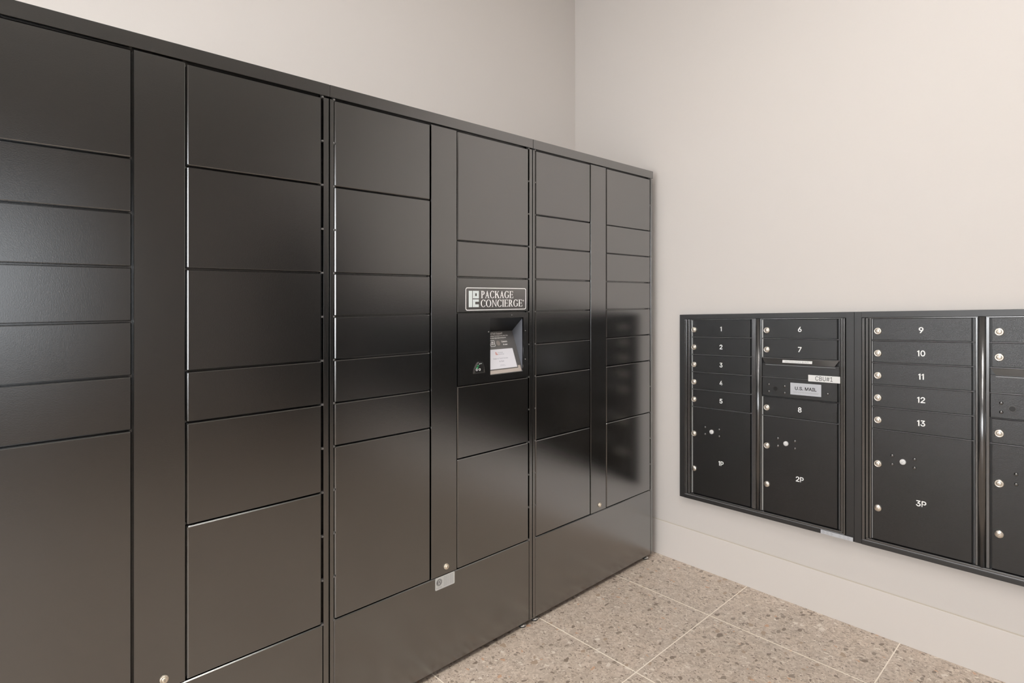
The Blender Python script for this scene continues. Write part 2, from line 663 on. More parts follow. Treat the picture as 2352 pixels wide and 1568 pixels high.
# ------------------------------------------------------------------ serif lettering for the sign
def glyph(ch):
    """returns width and a list of convex/concave polygons, unit cap height"""
    T_, t = 0.125, 0.052
    P = []

    def R(x0, x1, y0, y1):
        P.append([(x0, y0), (x1, y0), (x1, y1), (x0, y1)])

    def stem(x, w=T_, y0=0.0, y1=1.0, top=True, bot=True, ov=0.065):
        R(x, x + w, y0, y1)
        if bot:
            R(x - ov, x + w + ov, 0, 0.04)
        if top:
            R(x - ov, x + w + ov, 0.96, 1.0)

    def arc(cx, cy, rx, ry, a0, a1, th=T_, tv=t, n=22):
        irx, iry = rx - th, ry - tv
        for k in range(n):
            A = math.radians(a0 + (a1 - a0) * k / n)
            B = math.radians(a0 + (a1 - a0) * (k + 1) / n)
            P.append([(cx + rx * math.cos(A), cy + ry * math.sin(A)), (cx + rx * math.cos(B), cy + ry * math.sin(B)),
                      (cx + irx * math.cos(B), cy + iry * math.sin(B)), (cx + irx * math.cos(A), cy + iry * math.sin(A))])
    if ch == 'P' or ch == 'R':
        stem(0.08)
        R(0.15, 0.27, 0.96 - 0.012, 1.0)
        R(0.15, 0.27, 0.46, 0.46 + t)
        arc(0.26, 0.73, 0.24, 0.27, -90, 90)
        if ch == 'R':
            P.append([(0.26, 0.48), (0.37, 0.48), (0.60, 0.02), (0.47, 0.02)])
            R(0.46, 0.66, 0, 0.04)
            return 0.68, P
        return 0.54, P
    if ch == 'A':
        P.append([(0.07, 0), (0.12, 0), (0.34, 0.93), (0.31, 1.0)])
        P.append([(0.31, 1.0), (0.27, 0.83), (0.46, 0), (0.59, 0), (0.345, 1.0)])
        R(0.16, 0.46, 0.31, 0.36)
        R(0.0, 0.19, 0, 0.04)
        R(0.40, 0.66, 0, 0.04)
        return 0.67, P
    if ch in 'CG':
        arc(0.36, 0.5, 0.34, 0.52, 42, 318, n=30)
        P.append([(0.585, 0.99), (0.62, 0.99), (0.63, 0.72), (0.60, 0.72)])
        if ch == 'C':
            P.append([(0.59, 0.25), (0.64, 0.22), (0.60, 0.10), (0.57, 0.13)])
            return 0.68, P
        R(0.55, 0.55 + T_, 0.08, 0.44)
        R(0.48, 0.72, 0.42, 0.46)
        return 0.76, P
    if ch == 'K':
        stem(0.08)
        P.append([(0.20, 0.44), (0.26, 0.44), (0.57, 0.98), (0.51, 0.98)])
        P.append([(0.29, 0.58), (0.40, 0.66), (0.67, 0.02), (0.53, 0.02)])
        R(0.45, 0.64, 0.96, 1.0)
        R(0.47, 0.72, 0, 0.04)
        return 0.72, P
    if ch == 'E':
        stem(0.07)
        R(0.15, 0.52, 0.955, 1.0)
        R(0.15, 0.45, 0.48, 0.525)
        R(0.15, 0.54, 0, 0.045)
        P.append([(0.48, 1.0), (0.52, 1.0), (0.53, 0.78), (0.50, 0.78)])
        P.append([(0.50, 0.0), (0.55, 0.0), (0.58, 0.25), (0.55, 0.25)])
        R(0.43, 0.46, 0.39, 0.61)
        return 0.60, P
    if ch == 'O':
        arc(0.38, 0.5, 0.36, 0.52, 0, 360, n=40)
        return 0.76, P
    if ch == 'N':
        stem(0.12, 0.05)
        stem(0.62, 0.05, bot=False)
        P.append([(0.06, 1.0), (0.20, 1.0), (0.67, 0.0), (0.62, 0.0), (0.10, 0.96)])
        return 0.76, P
    if ch == 'I':
        stem(0.08)
        return 0.29, P
    return 0.3, P


def serif(bm, F, word, a0, a1, z0, z1, d, thick=0.0006, track=0.03):
    ws = [glyph(c) for c in word]
    tot = sum(w for w, _ in ws) + track * (len(word) - 1)
    k = (a1 - a0) / tot
    x = a0
    i = 0
    for w, polys in ws:
        for p in polys:
            prism(bm, F, [(x + px * k, z0 + py * (z1 - z0)) for px, py in p], d, d + thick + 0.00001 * (i % 7))
            i += 1
        x += (w + track) * k


# ------------------------------------------------------------------ parcel lockers
LW = 0.8795
ZT, ZDT, ZDB, ZB = 1.980, 1.9384, 0.3489, 0.0205
UN = (ZDT - ZDB) / 12
DEPTH = YB - 0.012


def zrow(n):
    return ZDT - UN * n


def cam_lock(bm, F, a, z, d, r=0.0125, mi=(0, 1), slot='key'):
    lathe(bm, F, a, z, [(r, d - 0.001), (r, d + 0.004), (r * 0.93, d + 0.0062), (r * 0.76, d + 0.0066), (r * 0.74, d + 0.0055), (r * 0.60, d + 0.0055), (r * 0.58, d + 0.0085), (r * 0.50, d + 0.0092), (0, d + 0.0092)], mi=mi[0])
    if slot == 'key':
        box(bm, F, a - 0.0009, a + 0.0009, z - r * 0.34, z + r * 0.34, d + 0.0090, d + 0.0095, mi=mi[1])


def disc_lock(bm, F, a, z, d, r=0.0125, mi=(0, 1)):
    lathe(bm, F, a, z, [(r, d - 0.001), (r, d + 0.0045), (r * 0.94, d + 0.0056), (0, d + 0.0058)], mi=mi[0])
    # slanted screwdriver slot
    c, s_ = math.cos(math.radians(50)), math.sin(math.radians(50))
    h, w = r * 0.92, 0.0007
    pts = [(a + h * c - w * s_, z + h * s_ + w * c), (a - h * c - w * s_, z - h * s_ + w * c),
           (a - h * c + w * s_, z - h * s_ - w * c), (a + h * c + w * s_, z + h * s_ - w * c)]
    prism(bm, F, pts, d + 0.0055, d + 0.0061, mi=mi[1])


def rivet(bm, F, a, z, d, r=0.0062, mi=0):
    lathe(bm, F, a, z, [(r, d - 0.0005), (r * 0.92, d + 0.0015), (r * 0.65, d + 0.0032), (r * 0.3, d + 0.0040), (0, d + 0.0042)], n=16, mi=mi)


def parcel_locker(idx, label, left_rows, right_rows, kiosk=False):
    x0 = (idx) * LW
    t = thing('parcel_locker', label, 'locker', (x0 + LW / 2, 0.0, 0.0), 'black parcel locker cabinets')
    U = lambda u: x0 + u * LW
    g = 0.0005
    # body: carcass behind the doors
    bm = bmesh.new()
    if kiosk:        # leave room behind the kiosk door for its recess
        ka, kb, kz0, kz1 = U(0.72), U(0.955), 1.02, 1.27
        box(bm, FL, x0 + 0.001, x0 + LW - 0.001, ZB, ZDT + 0.004, -DEPTH, -0.080)
        for q in ((x0 + 0.001, ka, ZB, ZDT + 0.004), (kb, x0 + LW - 0.001, ZB, ZDT + 0.004), (ka, kb, ZB, kz0), (ka, kb, kz1, ZDT + 0.004)):
            box(bm, FL, *q, -0.081, -0.016)
    else:
        box(bm, FL, x0 + 0.001, x0 + LW - 0.001, ZB, ZDT + 0.004, -DEPTH, -0.016)
    # front posts of the frame
    box(bm, FL, x0 + 0.0018, U(0.0165), ZB, ZDT, -0.0165, 0.0, 0.0012)
    box(bm, FL, U(0.9785), x0 + LW - 0.0018, ZB, ZDT, -0.0165, 0.0, 0.0012)
    link('body', bm, 'locker', t)
    bm = bmesh.new()
    box(bm, FL, x0 + 0.0004, x0 + LW - 0.0004, ZDT + 0.004, ZT, -DEPTH, 0.003, 0.0012)
    link('top_trim', bm, 'locker', t)
    # hinge tabs on both posts
    for ua in (0.0175, 0.9755):
        for n in range(13):
            z = zrow(n)
            bm = bmesh.new()
            box(bm, FL, U(ua) - 0.0030, U(ua) + 0.0030, z - 0.0026, z + 0.0026, -0.012, 0.0018, 0.0006, 1)
            link('hinge_tab', bm, 'hinge', t)
    # doors
    for side, rows, ua, ub in (('l', left_rows, 0.0205, 0.4225), ('r', right_rows, 0.5595, 0.9725)):
        n = 0
        for h in rows:
            special = None
            if isinstance(h, tuple):
                h, special = h
            z1, z0 = zrow(n) - 0.0014, zrow(n + h) + 0.0014
            n += h
            bm = bmesh.new()
            if special == 'kiosk':
                a0, a1, r0, r1 = U(0.7384), U(0.9396), 1.0372, 1.2545
                for q in ((U(ua), a0, z0, z1), (a1, U(ub), z0, z1), (a0, a1, r1, z1), (a0, a1, z0, r0)):
                    box(bm, FL, *q, -0.006, 0.0005)
                k = link('kiosk_panel', bm, 'locker', t)
                kiosk_parts(k, a0, a1, r0, r1)
                continue
            box(bm, FL, U(ua), U(ub), z0, z1, -0.014, 0.0005, 0.0030, 1)
            d = link('door', bm, 'locker', t)
            if special == 'sign':
                sign(d, U(0.5990), U(0.9540), 1.2858, 1.3710)
    # centre pillar with its cam lock
    bm = bmesh.new()
    box(bm, FL, U(0.4270), U(0.5545), ZDB + 0.0018, ZDT - 0.0008, -0.014, 0.0005, 0.0014)
    p = link('center_panel', bm, 'locker', t)
    bm = bmesh.new()
    cam_lock(bm, FL, U(0.5), 0.3770, 0.0005, 0.0098)
    link('cam_lock', bm, ['brass', 'nickel_dark'], p, label='cream coloured round lock')
    # kick panel
    bm = bmesh.new()
    box(bm, FL, U(0.0172), U(0.9778), ZB, ZDB - 0.0012, -0.014, 0.0, 0.0026, 1)
    kp = link('kick_panel', bm, 'locker', t)
    # levelling feet
    for ua in (0.035, 0.955):
        for y in (-0.020, -(DEPTH - 0.05)):
            bm = bmesh.new()
            FF = lambda a, z, d, ua=ua, y=y: Vector((U(ua) + a, -y + z, d))
            lathe(bm, FF, 0, 0, [(0.0, 0.0), (0.016, 0.0), (0.0165, 0.004)], n=20, mi=1)
            lathe(bm, FF, 0, 0, [(0.0165, 0.004), (0.015, 0.007), (0.007, 0.011), (0.005, 0.012), (0.005, ZB + 0.002)], n=20, mi=0)
            link('levelling_foot', bm, ['foot_steel', 'rubber'], t, label='silver levelling foot')
    if kiosk:
        bm = bmesh.new()
        a0, a1, z0, z1 = U(0.4470), U(0.5440), 0.3040, 0.3470
        prism(bm, FL, rrect(a0, a1, z0, z1, 0.004), -0.0005, 0.0006)
        # certification mark: two rings and letters
        cx_, cz_ = a0 + 0.0165, z1 - 0.0175
        ringprism(bm, FL, circle(cx_, cz_, 0.0122), circle(cx_, cz_, 0.0110), 0.0006, 0.0008, 1)
        ringprism(bm, FL, circle(cx_, cz_, 0.0094), circle(cx_, cz_, 0.0078), 0.0006, 0.0008, 1)
        text(bm, FL, 'ETL', cx_, cz_, 0.0075, 0.0006, width=0.0135, mi=1, bold=0.02, thick=0.0004)
        text(bm, FL, 'Intertek', cx_ - 0.0005, z0 + 0.0075, 0.0035, 0.0006, width=0.024, mi=2, thick=0.0002)
        for r_ in range(7):
            zz = z1 - 0.0055 - r_ * 0.0050
            for w_ in range(5):
                aa = a0 + 0.036 + w_ * 0.0088
                box(bm, FL, aa, aa + 0.0078 - 0.0015 * ((r_ * 3 + w_) % 3), zz - 0.0007, zz + 0.0007, 0.0006, 0.0007, mi=2)
        link('certification_label', bm, ['grey_label', 'ink', 'ink_grey'], kp, label='pale grey certification sticker')
    return t


def sign(parent, a0, a1, z0, z1):
    bm = bmesh.new()
    prism(bm, FL, rrect(a0, a1, z0, z1, 0.008), 0.0002, 0.0022)
    pl = link('sign_plate', bm, 'sign', parent, label='rounded sign plate with white border and lettering')
    bm = bmesh.new()
    w = 0.0030
    ringprism(bm, FL, rrect(a0, a1, z0, z1, 0.008), rrect(a0 + w, a1 - w, z0 + w, z1 - w, 0.006), 0.0022, 0.0026)
    W_, H_ = a1 - a0, z1 - z0
    A = lambda f: a0 + W_ * f
    Z = lambda f: z1 - H_ * f
    serif(bm, FL, 'PACKAGE', A(0.238), A(0.775), Z(0.465), Z(0.145), 0.0022)
    serif(bm, FL, 'CONCIERGE', A(0.233), A(0.935), Z(0.855), Z(0.535), 0.0022)
    ringprism(bm, FL, circle(A(0.952), Z(0.585), 0.0030, n=16), circle(A(0.952), Z(0.585), 0.0023, n=16), 0.0022, 0.0026)
    text(bm, FL, 'R', A(0.952), Z(0.585), 0.0026, 0.0022, thick=0.0003)
    # logo block
    Q = lambda x0, x1, y0, y1: prism(bm, FL, [(A(x0), Z(y1)), (A(x1), Z(y1)), (A(x1), Z(y0)), (A(x0), Z(y0))], 0.0022, 0.0027, 1)
    Q(0.050, 0.102, 0.145, 0.855)
    Q(0.112, 0.146, 0.145, 0.475)
    Q(0.174, 0.204, 0.145, 0.475)
    Q(0.146, 0.174, 0.145, 0.250)
    Q(0.146, 0.174, 0.370, 0.475)
    Q(0.112, 0.148, 0.515, 0.855)
    Q(0.148, 0.204, 0.515, 0.620)
    Q(0.148, 0.204, 0.735, 0.855)
    link('sign_lettering', bm, ['white', 'logo'], pl)


def kiosk_parts(k, a0, a1, r0, r1):
    """V-shaped recess: glossy hood slopes back, the panel with the screen slopes forward again"""
    yb, zb = 0.066, 1.198          # deepest line of the recess
    y0 = 0.006

    def quad(bm, pts, mi=0):
        bm.faces.new([bm.verts.new(p) for p in pts]).material_index = mi

    bm = bmesh.new()
    # one folded sheet liner, 1.5 mm thick
    box(bm, lambda a, z, d: Vector((a, 0.002 + d * (yb - 0.002) + z * 0.0, r1 + (zb - r1) * d + z)), a0, a1, 0.0, 0.0015, 0, 1)
    link('recess_hood', bm, 'kiosk_top', k, label='glossy black sloping hood of the screen recess')
    P0 = Vector((0, yb, zb))
    P1 = Vector((0, 0.004, r0))
    dirv = (P1 - P0)
    Lg = dirv.length
    dirv.normalize()
    nrm = Vector((0, -(-dirv.z), -dirv.y))
    nrm = Vector((0, dirv.z, -dirv.y))
    nrm.normalize()
    if nrm.y > 0:
        nrm = -nrm

    def FB(a, v, d):          # v from 0 (deepest line) to Lg (front lip)
        return Vector((a, 0, 0)) + P0 + dirv * v + nrm * d
    bm = bmesh.new()
    box(bm, FB, a0, a1, 0, Lg, -0.0015, 0)
    link('recess_back', bm, 'kiosk_back', k)
    pts = [(0.001, r1), (yb, zb), (0.003, r0)]
    for aa, sg in ((a1, 1), (a0, -1)):
        bm = bmesh.new()
        v0 = [bm.verts.new((aa, y, z)) for y, z in pts]
        v1 = [bm.verts.new((aa + sg * 0.0012, y, z)) for y, z in pts]
        bm.faces.new(v0)
        bm.faces.new(v1[::-1])
        for i in range(3):
            bm.faces.new((v0[i], v0[(i + 1) % 3], v1[(i + 1) % 3], v1[i]))
        link('recess_side', bm, 'kiosk_side', k)
    # lower bezel
    FV = lambda a, v, d: FB(a, Lg - v, d)
    bm = bmesh.new()
    box(bm, FV, a0 + 0.001, a1 - 0.006, 0.002, 0.026, 0, 0.0015)
    link('screen_bezel', bm, 'kiosk_shelf', k)
    # the touch screen (white welcome page)
    sa0, sa1, sv0, sv1 = a0 + 0.006, a1 - 0.026, 0.020, 0.098
    bm = bmesh.new()
    box(bm, FV, sa0 - 0.006, sa1 + 0.006, sv0 - 0.004, sv1 + 0.010, 0.0, 0.0026, 0.001, 1, mi=1)
    box(bm, FV, sa0, sa1, sv0, sv1, 0.0026, 0.0032, mi=0)
    scr = link('touch_screen', bm, ['screen', 'kiosk_back'], k, label='lit white touch screen')
    bm = bmesh.new()
    ca = sa0 + 0.062
    text(bm, FV, 'Package', ca + 0.012, sv1 - 0.014, 0.0050, 0.0032, width=0.028, mi=0)
    text(bm, FV, 'Concierge', ca + 0.014, sv1 - 0.021, 0.0050, 0.0032, width=0.032, mi=0)
    box(bm, FV, ca - 0.014, ca - 0.008, sv1 - 0.023, sv1 - 0.011, 0.0032, 0.0034, mi=1)
    box(bm, FV, ca - 0.007, ca - 0.003, sv1 - 0.023, sv1 - 0.018, 0.0032, 0.0034, mi=1)
    text(bm, FV, 'Swipe or Touch Screen', ca + 0.006, sv0 + 0.040, 0.0075, 0.0032, width=0.078, mi=0)
    text(bm, FV, 'to Start', ca + 0.008, sv0 + 0.029, 0.0066, 0.0032, width=0.026, mi=0)
    box(bm, FV, ca - 0.004, ca + 0.020, sv0 + 0.0135, sv0 + 0.0150, 0.0032, 0.0034, mi=0)
    box(bm, FV, ca - 0.008, ca + 0.024, sv0 + 0.0095, sv0 + 0.0105, 0.0032, 0.0034, mi=0)
    link('screen_text', bm, ['ink_soft', 'ink_red'], scr)
    # printed instructions above the screen
    bm = bmesh.new()
    aL = a0 - 0.010
    text(bm, FV, 'Need Tech Support?', a0 + 0.041, Lg - 0.010, 0.0092, 0.0003, 'LEFT', width=0.078, bold=0.015)
    text(bm, FV, 'Call Package Concierge at 866.686.7236', a0 + 0.037, Lg - 0.0195, 0.0062, 0.0003, 'LEFT', width=0.108, bold=0.015)
    text(bm, FV, 'Or email: support@packageconcierge.com', a0 + 0.034, Lg - 0.0275, 0.0058, 0.0003, 'LEFT', width=0.098, bold=0.015)
    ia, iz = a0 + 0.054, Lg - 0.049
    ringprism(bm, FV, rrect(ia - 0.0125, ia + 0.0125, iz - 0.0125, iz + 0.0125, 0.003), rrect(ia - 0.0108, ia + 0.0108, iz - 0.0108, iz + 0.0108, 0.0025), 0.0003, 0.0006)
    ringprism(bm, FV, rrect(ia - 0.008, ia + 0.008, iz - 0.005, iz + 0.005, 0.001), rrect(ia - 0.0068, ia + 0.0068, iz - 0.0038, iz + 0.0038, 0.0008), 0.0003, 0.0006)
    ringprism(bm, FV, circle(ia, iz, 0.0034, n=16), circle(ia, iz, 0.0020, n=16), 0.0003, 0.0006)
    box(bm, FV, ia - 0.003, ia + 0.003, iz + 0.005, iz + 0.007, 0.0003, 0.0006)
    text(bm, FV, 'Camera', a0 + 0.118, iz + 0.0055, 0.0068, 0.0003, width=0.030, bold=0.015)
    text(bm, FV, 'in use', a0 + 0.120, iz - 0.0065, 0.0062, 0.0003, width=0.022, bold=0.015)
    link('printed_notice', bm, 'white', k)
    bm = bmesh.new()
    lathe(bm, FV, a0 + 0.084, iz, [(0.0105, 0.0002), (0.0105, 0.0012), (0.0095, 0.0016), (0, 0.0016)])
    link('camera_window', bm, 'lens', k)
    # card reader left of the recess
    U = lambda u: LW * 0 + u * LW
    ca0, ca1 = U(0.6450), U(0.7040)
    z0, z1 = 1.0505, 1.0925
    bm = bmesh.new()
    outer = [(ca0, z0), (ca1, z0), (ca1 - 0.003, z0 + 0.020), (ca1 - 0.012, z1 - 0.001), (ca0 + 0.022, z1), (ca0 + 0.012, z1 - 0.010), (ca0 + 0.003, z0 + 0.016)]
    cxm = sum(p[0] for p in outer) / len(outer)
    czm = sum(p[1] for p in outer) / len(outer)
    inner = [(cxm + (a - cxm) * 0.88, czm + (z - czm) * 0.88) for a, z in outer]
    ringprism(bm, FL, outer, inner, 0.0, 0.0055, 1)
    prism(bm, FL, inner, -0.001, 0.0040, 0)
    mid = [(cxm + (a - cxm) * 0.55 + 0.004, czm + (z - czm) * 0.5 + 0.004) for a, z in outer]
    prism(bm, FL, mid, 0.0040, 0.0100, 0)
    rd = link('card_reader', bm, ['rivet', 'chrome'], k, label='small glossy black card reader with chrome rim')
    bm = bmesh.new()
    box(bm, FL, ca0 + 0.007, ca0 + 0.020, z0 + 0.019, z0 + 0.024, 0.004, 0.0046, mi=1)
    box(bm, FL, ca0 + 0.012, ca0 + 0.024, z0 + 0.027, z0 + 0.031, 0.004, 0.0046, mi=1)
    ringprism(bm, FL, circle(ca0 + 0.012, z0 + 0.014, 0.0045, n=14), circle(ca0 + 0.012, z0 + 0.014, 0.0028, n=14), 0.004, 0.0046, 0)
    ringprism(bm, FL, circle(ca0 + 0.021, z0 + 0.015, 0.0045, n=14), circle(ca0 + 0.021, z0 + 0.015, 0.0028, n=14), 0.010, 0.0106, 0)
    box(bm, FL, ca0 + 0.024, ca0 + 0.036, z0 + 0.0325, z0 + 0.0365, 0.004, 0.0046, mi=0)
    link('reader_marks', bm, ['white', 'green'], rd, label='green and white marks on the card reader')
    # small fixing screws of the recess
    for a, z in ((a0 + 0.112, r1 + 0.010), (a1 + 0.010, 1.200), (a0 - 0.009, 1.203), (a1 + 0.010, 1.085)):
        bm = bmesh.new()
        rivet(bm, FL, a, z, 0.0, 0.0032)
        link('screw', bm, 'rivet', k)


parcel_locker(-1, 'black parcel locker cabinet at the left edge, nearest the camera, with tall wide doors',
              [2, 1, 1, 1, 1, 1, 5], [2, 2, 2, 1, 2, 3])
parcel_locker(0, 'black parcel locker cabinet in the middle with the white lettered sign and touch screen',
              [2, 2, 1, 1, 1, 1, 4], [3, 1, (1, 'sign'), (2, 'kiosk'), 2, 3], kiosk=True)
parcel_locker(1, 'black parcel locker cabinet at the right end, beside the beige wall and mailboxes',
              [2, 1, 1, 1, 1, 1, 2, 3], [2, 1, 1, 1, 1, 1, 2, 3])

# ------------------------------------------------------------------ mailboxes
ROW = 0.0851
MZT, MZB = 1.2212, 0.3702
OT, OB = 1.2470, 0.3400      # outer edge of the trim


def mrow(k):
    return MZT - ROW * k


def frame_ring(bm, a0, a1, z0, z1, w, d0, d1, bev):
    box(bm, FM, a0, a0 + w, z0, z1, d0, d1, bev)
    box(bm, FM, a1 - w, a1, z0, z1, d0, d1, bev)
    box(bm, FM, a0 + w * 0.5, a1 - w * 0.5, z1 - w, z1, d0, d1, bev)
    box(bm, FM, a0 + w * 0.5, a1 - w * 0.5, z0, z0 + w, d0, d1, bev)


def mailbox_unit(label, e0, f0, c1, mul, c2, f1, e1, numbers, parcels, locks, tx, stickers=False, first=False):
    """e: outer trim edges, f: inner edge of flat trim, c: door recess of each column, mul: rounded mullion"""
    t = thing('mailbox_unit', label, 'mailbox', FM((e0 + e1) / 2, OB, 0), 'black wall mailbox units')
    bm = bmesh.new()
    # back plate carrying the recess floor
    box(bm, FM, e0 + 0.002, e1 - 0.002, OB + 0.002, OT - 0.002, -0.0296, -0.020)
    # flat outer trim
    box(bm, FM, e0, f0, OB, OT, -0.029, 0.0, 0.0010)
    box(bm, FM, f1, e1, OB, OT, -0.029, 0.0, 0.0010)
    box(bm, FM, f0 - 0.001, f1 + 0.001, OT - 0.0225, OT, -0.029, 0.0, 0.0010)
    box(bm, FM, f0 - 0.001, f1 + 0.001, OB, OB + 0.0195, -0.029, 0.0035, 0.0028)
    link('trim_frame', bm, 'mailbox_trim', t)
    # stepped inner frame with two raised beads
    it, ib = OT - 0.0235, OB + 0.0205
    bm = bmesh.new()
    gapl = c1[0] - f0
    w = (gapl - 0.012) / 2
    for q in range(2):
        a = f0 + 0.0015 + q * (w + 0.0012)
        box(bm, FM, a, a + w, ib, it, -0.020, 0.0045 - 0.003 * q, 0.0016)
    gr = f1 - c2[1]
    w2 = (gr - 0.008) / 2
    for q in range(2):
        a = f1 - 0.0015 - q * (w2 + 0.0012)
        box(bm, FM, a - w2, a, ib, it, -0.020, 0.0045 - 0.003 * q, 0.0014)
    # face around the door recesses
    box(bm, FM, f0 + 0.0045 + 2 * w, c1[0], MZB, MZT, -0.020, -0.0015, 0.0010)
    box(bm, FM, c2[1], f1 - 0.0045 - 2 * w2, MZB, MZT, -0.020, -0.0015, 0.0010)
    box(bm, FM, f0 + 0.004 + w, f1 - 0.004 - w2, MZT - 0.0004, it + 0.0006, -0.020, -0.003, 0.0006)
    box(bm, FM, f0 + 0.004 + w, f1 - 0.004 - w2, ib, MZB, -0.020, 0.0040, 0.0030)
    box(bm, FM, c1[1], mul[0], MZB, MZT, -0.020, -0.0015, 0.0010)
    box(bm, FM, mul[1], c2[0], MZB, MZT, -0.020, -0.0015, 0.0010)
    link('door_frame', bm, 'mailbox_bead', t)
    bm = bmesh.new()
    box(bm, FM, f0 + 0.004, f1 - 0.004, ib - 0.0012, ib + 0.0008, -0.010, 0.0050, 0.0006, 1)  # added strip whose pale colour paints a glint under the frame
    link('bottom_glint_strip', bm, 'edge_dim', t, label='thin pale strip painting a glint along the bottom of the frame')
    # rounded mullion
    bm = bmesh.new()
    n = 12
    a0, a1 = mul
    ca, hw = (a0 + a1) / 2, (a1 - a0) / 2
    prof = [(a0, -0.018)] + [(ca - hw * math.cos(math.pi * k / n), -0.002 + 0.0058 * math.sin(math.pi * k / n)) for k in range(n + 1)] + [(a1, -0.018)]
    lo = [bm.verts.new(FM(a, ib, d)) for a, d in prof]
    hi = [bm.verts.new(FM(a, it, d)) for a, d in prof]
    for i in range(len(prof)):
        j = (i + 1) % len(prof)
        f = bm.faces.new((lo[i], lo[j], hi[j], hi[i]))
        f.smooth = 0 < i < len(prof) - 2
    bm.faces.new(lo)
    bm.faces.new(hi[::-1])
    link('mullion', bm, 'mailbox_bead', t)
    DF = -0.004          # door front

    def door(name, c, z1, z0):
        bm = bmesh.new()
        box(bm, FM, c[0] + 0.0052, c[1] - 0.0100, z0 + 0.0018, z1 - 0.0018, -0.019, DF, 0.0013)
        d = link(name, bm, 'mailbox', t)
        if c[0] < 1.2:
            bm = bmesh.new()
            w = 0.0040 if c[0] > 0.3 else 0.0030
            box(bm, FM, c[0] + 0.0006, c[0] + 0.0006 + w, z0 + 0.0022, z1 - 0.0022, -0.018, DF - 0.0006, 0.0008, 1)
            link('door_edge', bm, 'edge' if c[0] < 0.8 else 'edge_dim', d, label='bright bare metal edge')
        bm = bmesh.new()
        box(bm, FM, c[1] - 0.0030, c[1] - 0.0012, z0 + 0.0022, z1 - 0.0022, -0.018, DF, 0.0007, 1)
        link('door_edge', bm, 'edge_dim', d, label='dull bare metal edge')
        return d

    def bar(c, z):
        bm = bmesh.new()
        box(bm, FM, c[0], c[1], z - 0.0016, z + 0.0016, -0.019, DF + 0.0030, 0.0014, 2)
        link('divider', bm, 'divider', t)

    def rivets(bm, pts, d=DF):
        for a, z in pts:
            rivet(bm, FM, a, z, d)

    for ci, c in enumerate((c1, c2)):
        singles = range(5) if ci == 0 else (0, 1, 4)
        for r in singles:
            d = door('mailbox_door', c, mrow(r), mrow(r + 1))
            if r > 0:
                bar(c, mrow(r))
            zc = (mrow(r) + mrow(r + 1)) / 2
            bm = bmesh.new()
            cam_lock(bm, FM, locks[ci], zc - 0.0065, DF, 0.0132)
            link('cam_lock', bm, ['nickel', 'nickel_dark'], d, label='round nickel lock')
            num = numbers.pop(0) if numbers else None
            if num:
                bm = bmesh.new()
                number(bm, FM, num, tx[ci], zc - 0.002, 0.0215, DF)
                link('number', bm, 'white', d, label='white number')
        # parcel door over five rows
        d = door('parcel_door', c, mrow(5), mrow(10))
        bar(c, mrow(5))
        bm = bmesh.new()
        cam_lock(bm, FM, locks[ci], 0.664, DF, 0.0132)
        link('cam_lock', bm, ['nickel', 'nickel_dark'], d, label='round nickel lock')
        bm = bmesh.new()
        disc_lock(bm, FM, locks[ci], 0.494, DF)
        link('slotted_lock', bm, ['nickel', 'nickel_dark'], d, label='flat nickel disc with a slanted slot')
        bm = bmesh.new()
        disc_lock(bm, FM, c[0] + 0.105, 0.685, DF, 0.0100)
        link('access_disc', bm, ['label', 'silver_label'], d, label='pale disc between four black rivets')
        for da, dz in ((0.070, 0.0165), (0.070, -0.0165), (0.142, 0.0150), (0.142, -0.0165)):
            bm = bmesh.new()
            rivets(bm, [(c[0] + da, 0.686 + dz)])
            link('rivet', bm, 'rivet', d)
        par = parcels.pop(0) if parcels else None
        if par:
            bm = bmesh.new()
            number(bm, FM, par, tx[ci], 0.542, 0.0215, DF)
            link('number', bm, 'white', d, label='white parcel door number')
    # outgoing slot panel (row 2) and carrier access panel (row 3) in the second column
    c = c2
    bar(c, mrow(2))
    bm = bmesh.new()
    box(bm, FM, c[0] + 0.001, c[1] - 0.002, mrow(3) + 0.0012, mrow(2) - 0.024, -0.019, DF - 0.001, 0.0010)
    sp = link('slot_panel', bm, 'mailbox', t)
    bm = bmesh.new()
    zt = mrow(2) - 0.0016
    z_lip = mrow(2) - 0.0245
    # hood: slopes outwards and down, ends tapered
    V = [FM(c[0] + 0.002, zt, -0.016), FM(c[1] - 0.003, zt, -0.016), FM(c[1] - 0.003, zt, DF), FM(c[0] + 0.002, zt, DF),
         FM(c[0] + 0.018, z_lip, 0.002), FM(c[1] - 0.018, z_lip, 0.002), FM(c[1] - 0.018, z_lip + 0.002, -0.006), FM(c[0] + 0.018, z_lip + 0.002, -0.006)]
    vs = [bm.verts.new(v) for v in V]
    for f in ((0, 1, 2, 3), (3, 2, 5, 4), (4, 5, 6, 7), (7, 6, 1, 0), (0, 3, 4, 7), (1, 6, 5, 2)):
        bm.faces.new([vs[i] for i in f])
    hd = link('slot_hood', bm, 'rivet', sp, label='glossy black hood of the mail slot')
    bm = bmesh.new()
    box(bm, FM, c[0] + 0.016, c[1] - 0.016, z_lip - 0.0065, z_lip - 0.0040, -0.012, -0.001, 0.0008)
    link('slot_lip_glint', bm, 'edge_dim', sp)  # pale metal colour paints the glint along this lip
    bm = bmesh.new()
    bar(c, mrow(3))
    box(bm, FM, c[0] + 0.0015, c[1] - 0.0095, mrow(4) + 0.0018, mrow(3) - 0.0018, -0.019, DF, 0.0013)
    ap = link('carrier_access_panel', bm, 'mailbox', t)
    bar(c, mrow(4))
    zc = (mrow(3) + mrow(4)) / 2 - 0.006
    bm = bmesh.new()
    ringprism(bm, FM, circle(c[0] + 0.060, zc, 0.0098), circle(c[0] + 0.060, zc, 0.0088), DF - 0.0002, DF + 0.0012, 0)
